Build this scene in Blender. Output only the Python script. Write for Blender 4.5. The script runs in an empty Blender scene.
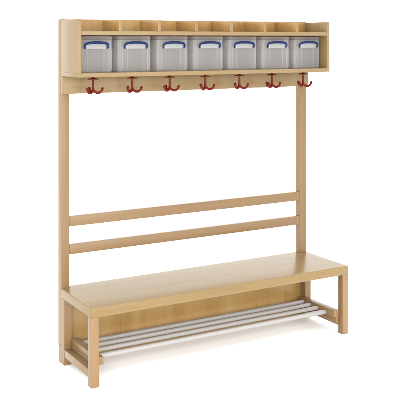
import bpy, bmesh, math, random
from mathutils import Vector, Matrix
random.seed(4)
SC = bpy.context.scene
COL = SC.collection
MM = 0.001

# ------------------------------------------------------------ camera
cam_d = bpy.data.cameras.new('camera')
cam = bpy.data.objects.new('camera', cam_d); COL.objects.link(cam)
cam.location = (-1.6045, -3.7122, 1.5873)
cam.rotation_euler = (math.radians(90), 0, math.radians(-30.374))
cam_d.sensor_width = 36.0
cam_d.lens = 883.82 / 400 * 36.0
cam_d.shift_y = -160.5 / 400
cam_d.clip_start = 0.05
cam_d.clip_end = 500
SC.camera = cam

# ------------------------------------------------------------ light: bright white studio cove plus added fill lamps
w = bpy.data.worlds.new('World'); SC.world = w; w.use_nodes = True
w.node_tree.nodes['Background'].inputs[0].default_value = (1.0, 0.995, 0.985, 1)
w.node_tree.nodes['Background'].inputs[1].default_value = 2.15

def area(name, loc, target, size, power, color=(1, 1, 1)):
    d = bpy.data.lights.new(name, 'AREA'); d.shape = 'RECTANGLE'
    d.size, d.size_y = size; d.energy = power; d.color = color
    o = bpy.data.objects.new(name, d); COL.objects.link(o)
    o.location = loc
    o.rotation_euler = (Vector(target) - Vector(loc)).to_track_quat('-Z', 'Y').to_euler()
    return o
area('fill_left', (-2.6, -4.4, 1.7), (0.75, 0.2, 1.0), (2.6, 2.4), 180)  # added lamp, brightens recesses and left-facing sides
fs = area('floor_fill_strip', (0.75, -1.35, 0.50), (0.75, 0.0, 0.0), (2.2, 0.25), 3.4)  # added low lamp, washes out floor shade under the bench
fs.data.spread = math.radians(50)
area('fill_front', (0.3, -4.8, 1.45), (0.75, 0.2, 0.4), (4.2, 2.2), 70)  # added frontal lamp, evens out shade in the recesses

SC.view_settings.view_transform = 'Standard'
SC.view_settings.look = 'None'
SC.view_settings.exposure = 0.0
SC.view_settings.gamma = 1.0

# ------------------------------------------------------------ materials
def new_mat(name):
    m = bpy.data.materials.new(name); m.use_nodes = True
    nt = m.node_tree; b = nt.nodes['Principled BSDF']
    return m, nt, b

def wood(name, axis, tint=(1, 1, 1), broad=1.0, across=9.0, fine=1.0, ior=1.40):
    """pale lacquered beech, grain running along one axis"""
    m, nt, b = new_mat(name)
    N, L = nt.nodes, nt.links
    tc = N.new('ShaderNodeTexCoord'); oi = N.new('ShaderNodeObjectInfo')
    off = N.new('ShaderNodeVectorMath'); off.operation = 'MULTIPLY_ADD'
    L.new(oi.outputs['Random'], off.inputs[0]); off.inputs[1].default_value = (7, 5, 9)
    L.new(tc.outputs['Object'], off.inputs[2])
    def mapped(along, across):
        mp = N.new('ShaderNodeMapping')
        s = [across] * 3; s['XYZ'.index(axis)] = along
        mp.inputs['Scale'].default_value = s
        L.new(off.outputs[0], mp.inputs['Vector']); return mp
    def noise(mp, detail, dist=0.0):
        n = N.new('ShaderNodeTexNoise'); n.inputs['Scale'].default_value = 1
        n.inputs['Detail'].default_value = detail; n.inputs['Distortion'].default_value = dist
        L.new(mp.outputs[0], n.inputs['Vector']); return n
    n1 = noise(mapped(0.5, across), 2, 0.4)       # broad lamella bands
    n2 = noise(mapped(4.0, 95.0), 4, 0.3)      # fine grain
    n3 = noise(mapped(28.0, 420.0), 2)         # flecks
    r1 = N.new('ShaderNodeValToRGB')
    def c(r, g, bb): return (r * tint[0], g * tint[1], bb * tint[2], 1)
    r1.color_ramp.elements[0].position = 0.32; r1.color_ramp.elements[0].color = c(*[0.190 - 0.012 * broad, 0.118 - 0.0125 * broad, 0.055 - 0.009 * broad])
    r1.color_ramp.elements[1].position = 0.68; r1.color_ramp.elements[1].color = c(*[0.190 + 0.012 * broad, 0.118 + 0.0125 * broad, 0.055 + 0.009 * broad])
    L.new(n1.outputs['Fac'], r1.inputs['Fac'])
    mx = N.new('ShaderNodeMix'); mx.data_type = 'RGBA'; mx.blend_type = 'MULTIPLY'
    mx.inputs['Factor'].default_value = 1.0
    r2 = N.new('ShaderNodeValToRGB')
    r2.color_ramp.elements[0].position = 0.3; r2.color_ramp.elements[0].color = (1 - 0.045 * fine, 1 - 0.058 * fine, 1 - 0.075 * fine, 1)
    r2.color_ramp.elements[1].position = 0.62; r2.color_ramp.elements[1].color = (1, 1, 1, 1)
    L.new(n2.outputs['Fac'], r2.inputs['Fac'])
    L.new(r1.outputs[0], mx.inputs['A']); L.new(r2.outputs[0], mx.inputs['B'])
    mx2 = N.new('ShaderNodeMix'); mx2.data_type = 'RGBA'; mx2.blend_type = 'MULTIPLY'
    mx2.inputs['Factor'].default_value = 1.0
    r3 = N.new('ShaderNodeValToRGB')
    r3.color_ramp.elements[0].position = 0.27; r3.color_ramp.elements[0].color = (0.88, 0.84, 0.80, 1)
    r3.color_ramp.elements[1].position = 0.40; r3.color_ramp.elements[1].color = (1, 1, 1, 1)
    L.new(n3.outputs['Fac'], r3.inputs['Fac'])
    L.new(mx.outputs['Result'], mx2.inputs['A']); L.new(r3.outputs[0], mx2.inputs['B'])
    L.new(mx2.outputs['Result'], b.inputs['Base Color'])
    b.inputs['Roughness'].default_value = 0.24
    b.inputs['IOR'].default_value = ior
    rr = N.new('ShaderNodeMapRange'); rr.inputs['To Min'].default_value = 0.20; rr.inputs['To Max'].default_value = 0.34
    L.new(n2.outputs['Fac'], rr.inputs['Value']); L.new(rr.outputs[0], b.inputs['Roughness'])
    bp = N.new('ShaderNodeBump'); bp.inputs['Strength'].default_value = 0.012; bp.inputs['Distance'].default_value = 0.0006
    L.new(n2.outputs['Fac'], bp.inputs['Height']); L.new(bp.outputs[0], b.inputs['Normal'])
    return m

WX, WY, WZ = wood('beech_grain_x', 'X'), wood('beech_grain_y', 'Y'), wood('beech_grain_z', 'Z')
PANEL = wood('beech_panel_bounce_tint', 'Z', (1.50, 1.38, 0.98), 1.5, 13.0, 1.8)  # bounce light put into the tint for cubby back and divider sides
APRON = wood('beech_apron_bounce_tint', 'Z', (1.30, 1.26, 0.90), 1.2, 11.0, 2.0)  # brighter tint paints in bounced light missing under the seat
bt = (1.03, 1.11, 1.05)
SEAT = wood('pale_board_seat', 'X', (1.00, 1.10, 1.06), 1.0, 11.0, 1.3, 1.31)
BX, BZ = wood('pale_board_grain_x', 'X', bt, 0.8), wood('pale_board_grain_z', 'Z', bt, 0.9)

RED, nt, b = new_mat('dark_red_coated_metal')
b.inputs['Base Color'].default_value = (0.100, 0.0085, 0.0030, 1)
b.inputs['IOR'].default_value = 1.2
b.inputs['Roughness'].default_value = 0.33
n = nt.nodes.new('ShaderNodeTexNoise'); n.inputs['Scale'].default_value = 900
bp = nt.nodes.new('ShaderNodeBump'); bp.inputs['Strength'].default_value = 0.08; bp.inputs['Distance'].default_value = 0.0003
nt.links.new(n.outputs['Fac'], bp.inputs['Height']); nt.links.new(bp.outputs[0], b.inputs['Normal'])

BLUE, nt, b = new_mat('blue_handle_plastic')
b.inputs['Base Color'].default_value = (0.004, 0.014, 0.070, 1)
b.inputs['IOR'].default_value = 1.25
b.inputs['Roughness'].default_value = 0.35

METAL, nt, b = new_mat('silver_painted_tube')
b.inputs['Base Color'].default_value = (0.25, 0.238, 0.228, 1)
b.inputs['Roughness'].default_value = 0.36
b.inputs['Metallic'].default_value = 0.0
n = nt.nodes.new('ShaderNodeTexNoise'); n.inputs['Scale'].default_value = 60
rr = nt.nodes.new('ShaderNodeMapRange'); rr.inputs['To Min'].default_value = 0.20; rr.inputs['To Max'].default_value = 0.30
nt.links.new(n.outputs['Fac'], rr.inputs['Value']); nt.links.new(rr.outputs[0], b.inputs['Roughness'])

def plastic(name, col, clear, rough):
    m, nt, b = new_mat(name)
    b.inputs['Base Color'].default_value = (*col, 1); b.inputs['Roughness'].default_value = rough
    t = nt.nodes.new('ShaderNodeBsdfTransparent'); t.inputs[0].default_value = (0.97, 0.965, 0.97, 1)
    mx = nt.nodes.new('ShaderNodeMixShader'); mx.inputs[0].default_value = clear
    tl = nt.nodes.new('ShaderNodeBsdfTranslucent'); tl.inputs[0].default_value = (*[min(1, c * 3.0) for c in col], 1)
    m2 = nt.nodes.new('ShaderNodeMixShader'); m2.inputs[0].default_value = 0.6
    nt.links.new(b.outputs[0], m2.inputs[1]); nt.links.new(tl.outputs[0], m2.inputs[2])
    nt.links.new(m2.outputs[0], mx.inputs[1]); nt.links.new(t.outputs[0], mx.inputs[2])
    nt.links.new(mx.outputs[0], nt.nodes['Material Output'].inputs['Surface'])
    return m
TUB = plastic("translucent_tub_plastic", (0.36, 0.345, 0.335), 0.46, 0.28)
LID = plastic("translucent_lid_plastic", (0.31, 0.30, 0.29), 0.38, 0.25)
CLIP = plastic('milky_clip_plastic', (0.36, 0.37, 0.375), 0.05, 0.3)

FLOOR, nt, b = new_mat('white_studio_floor')
b.inputs['Base Color'].default_value = (0.96, 0.96, 0.96, 1)
b.inputs['Roughness'].default_value = 0.8
n = nt.nodes.new('ShaderNodeTexNoise'); n.inputs['Scale'].default_value = 3
cr = nt.nodes.new('ShaderNodeValToRGB')
cr.color_ramp.elements[0].color = (0.955, 0.955, 0.955, 1); cr.color_ramp.elements[1].color = (0.97, 0.97, 0.97, 1)
nt.links.new(n.outputs['Fac'], cr.inputs['Fac']); nt.links.new(cr.outputs[0], b.inputs['Base Color'])

# ------------------------------------------------------------ helpers (all sizes in mm)
def link(name, bm, mat, parent=None, smooth=True):
    me = bpy.data.meshes.new(name)
    bm.normal_update(); bm.to_mesh(me); bm.free()
    me.materials.append(mat)
    if smooth:
        for p in me.polygons: p.use_smooth = True
        try: me.set_sharp_from_angle(angle=math.radians(38))
        except Exception: pass
    o = bpy.data.objects.new(name, me); COL.objects.link(o)
    if parent: o.parent = parent
    return o

def add_box(bm, x0, x1, y0, y1, z0, z1, bev=1.6, seg=3):
    t = bmesh.new()
    vs = [t.verts.new((x * MM, y * MM, z * MM)) for x in (x0, x1) for y in (y0, y1) for z in (z0, z1)]
    for f in ((0, 1, 3, 2), (4, 6, 7, 5), (0, 4, 5, 1), (2, 3, 7, 6), (0, 2, 6, 4), (1, 5, 7, 3)):
        t.faces.new([vs[i] for i in f])
    if bev: bmesh.ops.bevel(t, geom=t.edges[:], offset=bev * MM, segments=seg, profile=0.5, affect='EDGES')
    bmesh.ops.recalc_face_normals(t, faces=t.faces[:])
    me = bpy.data.meshes.new('tmp'); t.to_mesh(me); t.free(); bm.from_mesh(me); bpy.data.meshes.remove(me)

def box(name, mat, parent, *a, bev=1.6, seg=3):
    bm = bmesh.new(); add_box(bm, *a, bev=bev, seg=seg)
    return link(name, bm, mat, parent)

def prism(name, mat, parent, outline, z0, z1, axis='Z', vert_bev=None, bev=1.6, top_bev=None):
    """outline extruded; axis Z: (x, y) extruded z0..z1; axis X: (y, z) extruded in x"""
    bm = bmesh.new()
    def P(a, b_, c): return (a * MM, b_ * MM, c * MM) if axis == 'Z' else (c * MM, a * MM, b_ * MM)
    lo = [bm.verts.new(P(a, b_, z0)) for a, b_ in outline]
    hi = [bm.verts.new(P(a, b_, z1)) for a, b_ in outline]
    k = len(outline)
    bm.faces.new(lo[::-1]); bm.faces.new(hi)
    side = []
    for i in range(k):
        bm.faces.new((lo[i], lo[(i + 1) % k], hi[(i + 1) % k], hi[i]))
    if vert_bev:
        for i, r in vert_bev:
            es = [e for e in lo[i].link_edges if hi[i] in e.verts]
            bmesh.ops.bevel(bm, geom=es, offset=r * MM, segments=6, profile=0.5, affect='EDGES')
    if top_bev:
        zt = max(v.co.z for v in bm.verts)
        es = [e for e in bm.edges if all(abs(v.co.z - zt) < 1e-6 for v in e.verts) and len(e.link_faces) == 2]
        bmesh.ops.bevel(bm, geom=es, offset=top_bev * MM, segments=6, profile=0.5, affect='EDGES', clamp_overlap=True)
    es = [e for e in bm.edges if len(e.link_faces) == 2 and e.calc_face_angle() > math.radians(40)]
    bmesh.ops.bevel(bm, geom=es, offset=bev * MM, segments=4, profile=0.5, affect='EDGES')
    bmesh.ops.recalc_face_normals(bm, faces=bm.faces[:])
    return link(name, bm, mat, parent)

def sweep(bm, pts, radii, nseg=16, up=(0, 1, 0), caps=True):
    """tube through pts (mm) with (a, b) radii per point; ends domed"""
    P = [Vector(p) for p in pts]; rings = []
    R = [(r, r) if not isinstance(r, tuple) else r for r in radii]
    if caps:
        d0 = (P[0] - P[1]).normalized(); d1 = (P[-1] - P[-2]).normalized()
        a0, a1 = min(R[0]), min(R[-1])
        P = [P[0] + d0 * a0, P[0] + d0 * a0 * 0.75] + P + [P[-1] + d1 * a1 * 0.75, P[-1] + d1 * a1]
        R = [(R[0][0] * .05, R[0][1] * .05), (R[0][0] * .66, R[0][1] * .66)] + R + [(R[-1][0] * .66, R[-1][1] * .66), (R[-1][0] * .05, R[-1][1] * .05)]
    upv = Vector(up).normalized()
    for i, p in enumerate(P):
        t = (P[min(i + 1, len(P) - 1)] - P[max(i - 1, 0)]).normalized()
        s = t.cross(upv).normalized(); u = s.cross(t).normalized()
        rings.append([bm.verts.new((p + s * (R[i][0] * math.cos(a)) + u * (R[i][1] * math.sin(a))) * MM)
                      for a in [2 * math.pi * k / nseg for k in range(nseg)]])
    for r0, r1 in zip(rings, rings[1:]):
        for k in range(nseg):
            bm.faces.new((r0[k], r0[(k + 1) % nseg], r1[(k + 1) % nseg], r1[k]))
    bm.faces.new(rings[0][::-1]); bm.faces.new(rings[-1])
    bmesh.ops.recalc_face_normals(bm, faces=bm.faces[:])

def catmull(pts, sub=5):
    P = [Vector(p) for p in pts]; out = []
    for i in range(len(P) - 1):
        p0, p1, p2, p3 = P[max(i - 1, 0)], P[i], P[i + 1], P[min(i + 2, len(P) - 1)]
        for k in range(sub):
            t = k / sub
            out.append(0.5 * ((2 * p1) + (-p0 + p2) * t + (2 * p0 - 5 * p1 + 4 * p2 - p3) * t * t + (-p0 + 3 * p1 - 3 * p2 + p3) * t ** 3))
    out.append(P[-1]); return out

def lathe(bm, prof, nseg=32):
    """prof: (r, z) list from bottom to top"""
    rings = [[bm.verts.new((r * math.cos(a) * MM, r * math.sin(a) * MM, z * MM)) for a in [2 * math.pi * k / nseg for k in range(nseg)]] for r, z in prof]
    for r0, r1 in zip(rings, rings[1:]):
        for k in range(nseg): bm.faces.new((r0[k], r0[(k + 1) % nseg], r1[(k + 1) % nseg], r1[k]))
    bm.faces.new(rings[0][::-1]); bm.faces.new(rings[-1])
    bmesh.ops.recalc_face_normals(bm, faces=bm.faces[:])

# ------------------------------------------------------------ setting
bm = bmesh.new()
g = 60
vs = [bm.verts.new(v) for v in ((-g, -g, 0), (g, -g, 0), (g, g, 0), (-g, g, 0))]
bm.faces.new(vs)
fl = link('floor', bm, FLOOR, smooth=False); fl['kind'] = 'structure'

# ------------------------------------------------------------ the cloakroom bench
bench = bpy.data.objects.new('cloakroom_bench', None); COL.objects.link(bench)
bench['label'] = 'tall pale beech cloakroom bench with slatted shoe rack, back rails and cubby shelf'
bench['category'] = 'cloakroom bench'

# seat board, notched round the two posts
prism('seat', SEAT, bench, [(0, 0), (1500, 0), (1500, 373.5), (1455, 373.5), (1455, 403), (45, 403), (45, 373.5), (0, 373.5)],
      320, 365, vert_bev=((1, 6), (0, 17)), bev=1.5, top_bev=5)
# legs
for x0 in (0, 1462):
    box('leg', WZ, bench, x0, x0 + 38, 0.5, 41, 0, 319.7, bev=2.2)
    prism('leg', WZ, bench, [(332, 0), (403, 0), (403, 83), (373.6, 83), (373.6, 319.7), (332, 319.7)], x0, x0 + 38, axis='X', bev=2.0)
    box('stretcher', WY, bench, x0 + 0.6, x0 + 37.4, 41.2, 331.8, 40, 77, bev=1.8)
for x0 in (38.3, 1425.7):
    bm = bmesh.new(); add_box(bm, x0, x0 + 36, 30, 331, 88, 125, bev=3.0)
    xf = x0 if x0 < 700 else x0 + 20
    add_box(bm, xf, xf + 16, 34, 331, 53, 88.6, bev=3.0)
    link('rack_rail', bm, WY, bench)
# shoe rack tubes
for y, z, q in ((304, 106, 10.4), (241, 106, 10.4), (177, 105, 10.4), (112, 99.5, 12.6)):
    bm = bmesh.new()
    sweep(bm, [(72, y, z), (1428, y, z)], [q, q], nseg=28, up=(0, 0, 1), caps=False)
    link('shoe_rack_tube', bm, METAL, bench)
# panel closing the back under the seat
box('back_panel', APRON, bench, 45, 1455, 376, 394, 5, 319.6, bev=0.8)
# posts and rails
for x0 in (0.3, 1455.7):
    box('post', WZ, bench, x0, x0 + 44, 374, 415, 83.4, 1687.5, bev=2.2)
for z0, z1 in ((526, 575), (664, 714)):
    box('back_rail', WX, bench, 44.5, 1455.5, 376, 397, z0, z1, bev=2.2)
# cubby shelf
box('hook_board', BZ, bench, 0, 1500, 356, 373.6, 1320, 1407.6, bev=1.8)
box('bottom_shelf', BX, bench, 0, 1500, 160, 373.6, 1408, 1428, bev=1.0)
for x0 in (0, 1482):
    box('side_panel', BZ, bench, x0, x0 + 18, 160, 373.6, 1428.1, 1684, bev=1.0)
box('upper_shelf', BX, bench, 18.2, 1481.8, 160.6, 355.8, 1608, 1628, bev=1.4)
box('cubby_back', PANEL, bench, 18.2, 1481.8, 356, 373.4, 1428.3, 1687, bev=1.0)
for k in range(1, 7):
    c = 10.5 + 211.3 * k
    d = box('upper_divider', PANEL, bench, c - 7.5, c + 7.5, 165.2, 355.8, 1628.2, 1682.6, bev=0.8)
    box('edge_band', BZ, d, c - 8, c + 8, 161, 165.1, 1628.2, 1683, bev=0.8)

# ------------------------------------------------------------ coat hooks
def hook_parts():
    bm = bmesh.new(); lathe(bm, [(3, -75), (6.4, -72), (7.0, -66), (5.6, -56), (5.0, -17)], 20)
    stem = bm
    bm = bmesh.new(); lathe(bm, [(25, -15.5), (26.5, -14.5), (26.5, -11.5), (25, -10.5), (9, -9), (8, -0.4)], 36)
    plate = bm
    prongs = []
    for a in (60, -60, 180):
        a = math.radians(a); d = Vector((math.sin(a), -math.cos(a), 0))
        pr = [(0, -60), (4, -69), (13, -77), (24, -80), (35, -76.5), (43, -68), (45.5, -59)]
        pts = catmull([d * r + Vector((0, 0, z)) for r, z in pr], 5)
        m = len(pts) - 1
        rad = [5.5 + 0.8 * math.sin(math.pi * min(1, i / m * 1.15)) + (1.5 if i >= m - 3 else 0) for i in range(m + 1)]
        bm = bmesh.new(); sweep(bm, pts, rad, 14, up=(math.cos(a), math.sin(a), 0))
        prongs.append(bm)
    return stem, plate, prongs
stem, plate, prongs = hook_parts()
hook0 = link('coat_hook', stem, RED, bench)
link('mounting_plate', plate, RED, hook0)
for p in prongs: link('prong', p, RED, hook0)
for k in range(7):
    c = 116.15 + 211.3 * k
    if k == 0: h = hook0
    else:
        h = hook0.copy(); COL.objects.link(h); h.parent = bench
        for ch in list(hook0.children):
            q = ch.copy(); COL.objects.link(q); q.parent = h
    h.location = (c * MM, 0.250, 1.408)
    h.rotation_euler = (0, 0, math.radians((0, 3, -4, 2, -2, 4, -1)[k]))

# ------------------------------------------------------------ storage boxes
def rrect(w_, d_, r, n=5):
    out = []
    for cx_, cy_, a0 in ((w_ / 2 - r, d_ / 2 - r, 0), (-w_ / 2 + r, d_ / 2 - r, 90), (-w_ / 2 + r, -d_ / 2 + r, 180), (w_ / 2 - r, -d_ / 2 + r, 270)):
        for k in range(n + 1):
            a = math.radians(a0 + 90 * k / n); out.append((cx_ + r * math.cos(a), cy_ + r * math.sin(a)))
    return out

def loft(bm, sections, close_first=True, close_last=True):
    rings = [[bm.verts.new((x * MM, y * MM, z * MM)) for x, y in o] for o, z in sections]
    k = len(rings[0])
    for r0, r1 in zip(rings, rings[1:]):
        for i in range(k): bm.faces.new((r0[i], r0[(i + 1) % k], r1[(i + 1) % k], r1[i]))
    if close_first: bm.faces.new(rings[0][::-1])
    if close_last: bm.faces.new(rings[-1])

def make_box():
    root = bpy.data.objects.new('storage_box', None); COL.objects.link(root)
    W_, D_ = 171, 130     # outer size at the rim; origin at the middle of the front, on the shelf
    cy = D_ / 2
    def sec(w_, d_, r, z): return ([(x, y + cy) for x, y in rrect(w_, d_, r)], z)
    bm = bmesh.new()
    loft(bm, [sec(W_ - 8, D_ - 8, 9, 0.5), sec(W_ - 4, D_ - 4, 9, 3), sec(W_ - 1, D_ - 1, 9, 140), sec(W_ - 1, D_ - 1, 9, 158),
              sec(W_ - 5, D_ - 5, 7, 158), sec(W_ - 5, D_ - 5, 7, 140), sec(W_ - 8, D_ - 8, 7, 5)])
    # moulded ribs on the front wall
    for x in (-68, -42, 42, 68):
        add_box(bm, x - 1.2, x + 1.2, -0.3, 1.4, 8, 116, bev=0.5, seg=2)
    add_box(bm, -74, 74, -0.8, 1.2, 117, 120, bev=0.6, seg=2)
    for s in (-1, 1):
        xa, xb = sorted((s * (W_ / 2 - 3), s * (W_ / 2 + 1.5)))
        for ya, yb in ((7, 34), (D_ - 34, D_ - 7)):
            add_box(bm, xa, xb, ya, yb, 4, 118, bev=1.0, seg=2)
        add_box(bm, xa, xb, 8, D_ - 8, 119, 157, bev=1.0, seg=2)
    bmesh.ops.recalc_face_normals(bm, faces=bm.faces[:])
    link('tub', bm, TUB, root)
    bm = bmesh.new()
    loft(bm, [sec(W_ + 2, D_ + 2, 10, 159), sec(W_ + 4, D_ + 4, 11, 160), sec(W_ + 3, D_ + 3, 11, 172), sec(W_ + 1, D_ + 1, 10, 174.5),
              sec(W_ - 10, D_ - 10, 8, 174.5), sec(W_ - 14, D_ - 14, 8, 170)])
    bmesh.ops.recalc_face_normals(bm, faces=bm.faces[:])
    link('lid', bm, LID, root)
    # handle hinged at the front: blue bow over a milky clip plate
    for yf, nm in ((-1, 1), (D_ + 1, -1)):
        pts = catmull([(-59, yf - nm * 5, 117), (-61.5, yf - nm * 9, 127), (-56, yf - nm * 12, 137), (-36, yf - nm * 13, 142.5), (0, yf - nm * 13.5, 145),
                       (36, yf - nm * 13, 142.5), (56, yf - nm * 12, 137), (61.5, yf - nm * 9, 127), (59, yf - nm * 5, 117)], 5)
        m = len(pts) - 1
        rad = [(4.0 + 2.0 * math.sin(math.pi * i / m) ** 1.2, 3.2) for i in range(m + 1)]
        bm = bmesh.new(); sweep(bm, pts, rad, 14, up=(0, 1, 0))
        h = link('handle', bm, BLUE, root)
        bm = bmesh.new()
        y0, y1 = sorted((yf - nm * 7.5, yf + nm * 0.5))
        add_box(bm, -51, 51, y0, y1, 114, 137, bev=3.0, seg=4)
        link('clip', bm, CLIP, root)
    return root

box0 = make_box()
names = ['leftmost clear storage box with blue handle, beside the left side panel',
         'second clear storage box from the left, with blue bow handle',
         'third clear storage box from the left, with blue bow handle',
         'middle clear storage box of the seven, with blue bow handle',
         'fifth clear storage box from the left, with blue bow handle',
         'clear blue-handled storage box just left of the rightmost one',
         'rightmost clear storage box with blue handle, beside the right side panel']
for k in range(7):
    if k == 0: r = box0
    else:
        r = box0.copy(); COL.objects.link(r)
        for ch in list(box0.children):
            q = ch.copy(); COL.objects.link(q); q.parent = r
    r.location = ((110.5 + 211.8 * k + (0.8, -0.6, 0.5, -0.3, 0.6, -0.5, 0.3)[k]) * MM, (205 + (0, .8, -.5, .4, 1, -.6, 0)[k]) * MM, 1.4283)
    r.rotation_euler = (0, 0, math.radians((0.2, -0.5, 0.6, -0.3, 0.4, -0.6, 0.2)[k]))
    r['label'] = names[k]; r['category'] = 'storage box'; r['group'] = 'storage boxes in the cubby shelf'
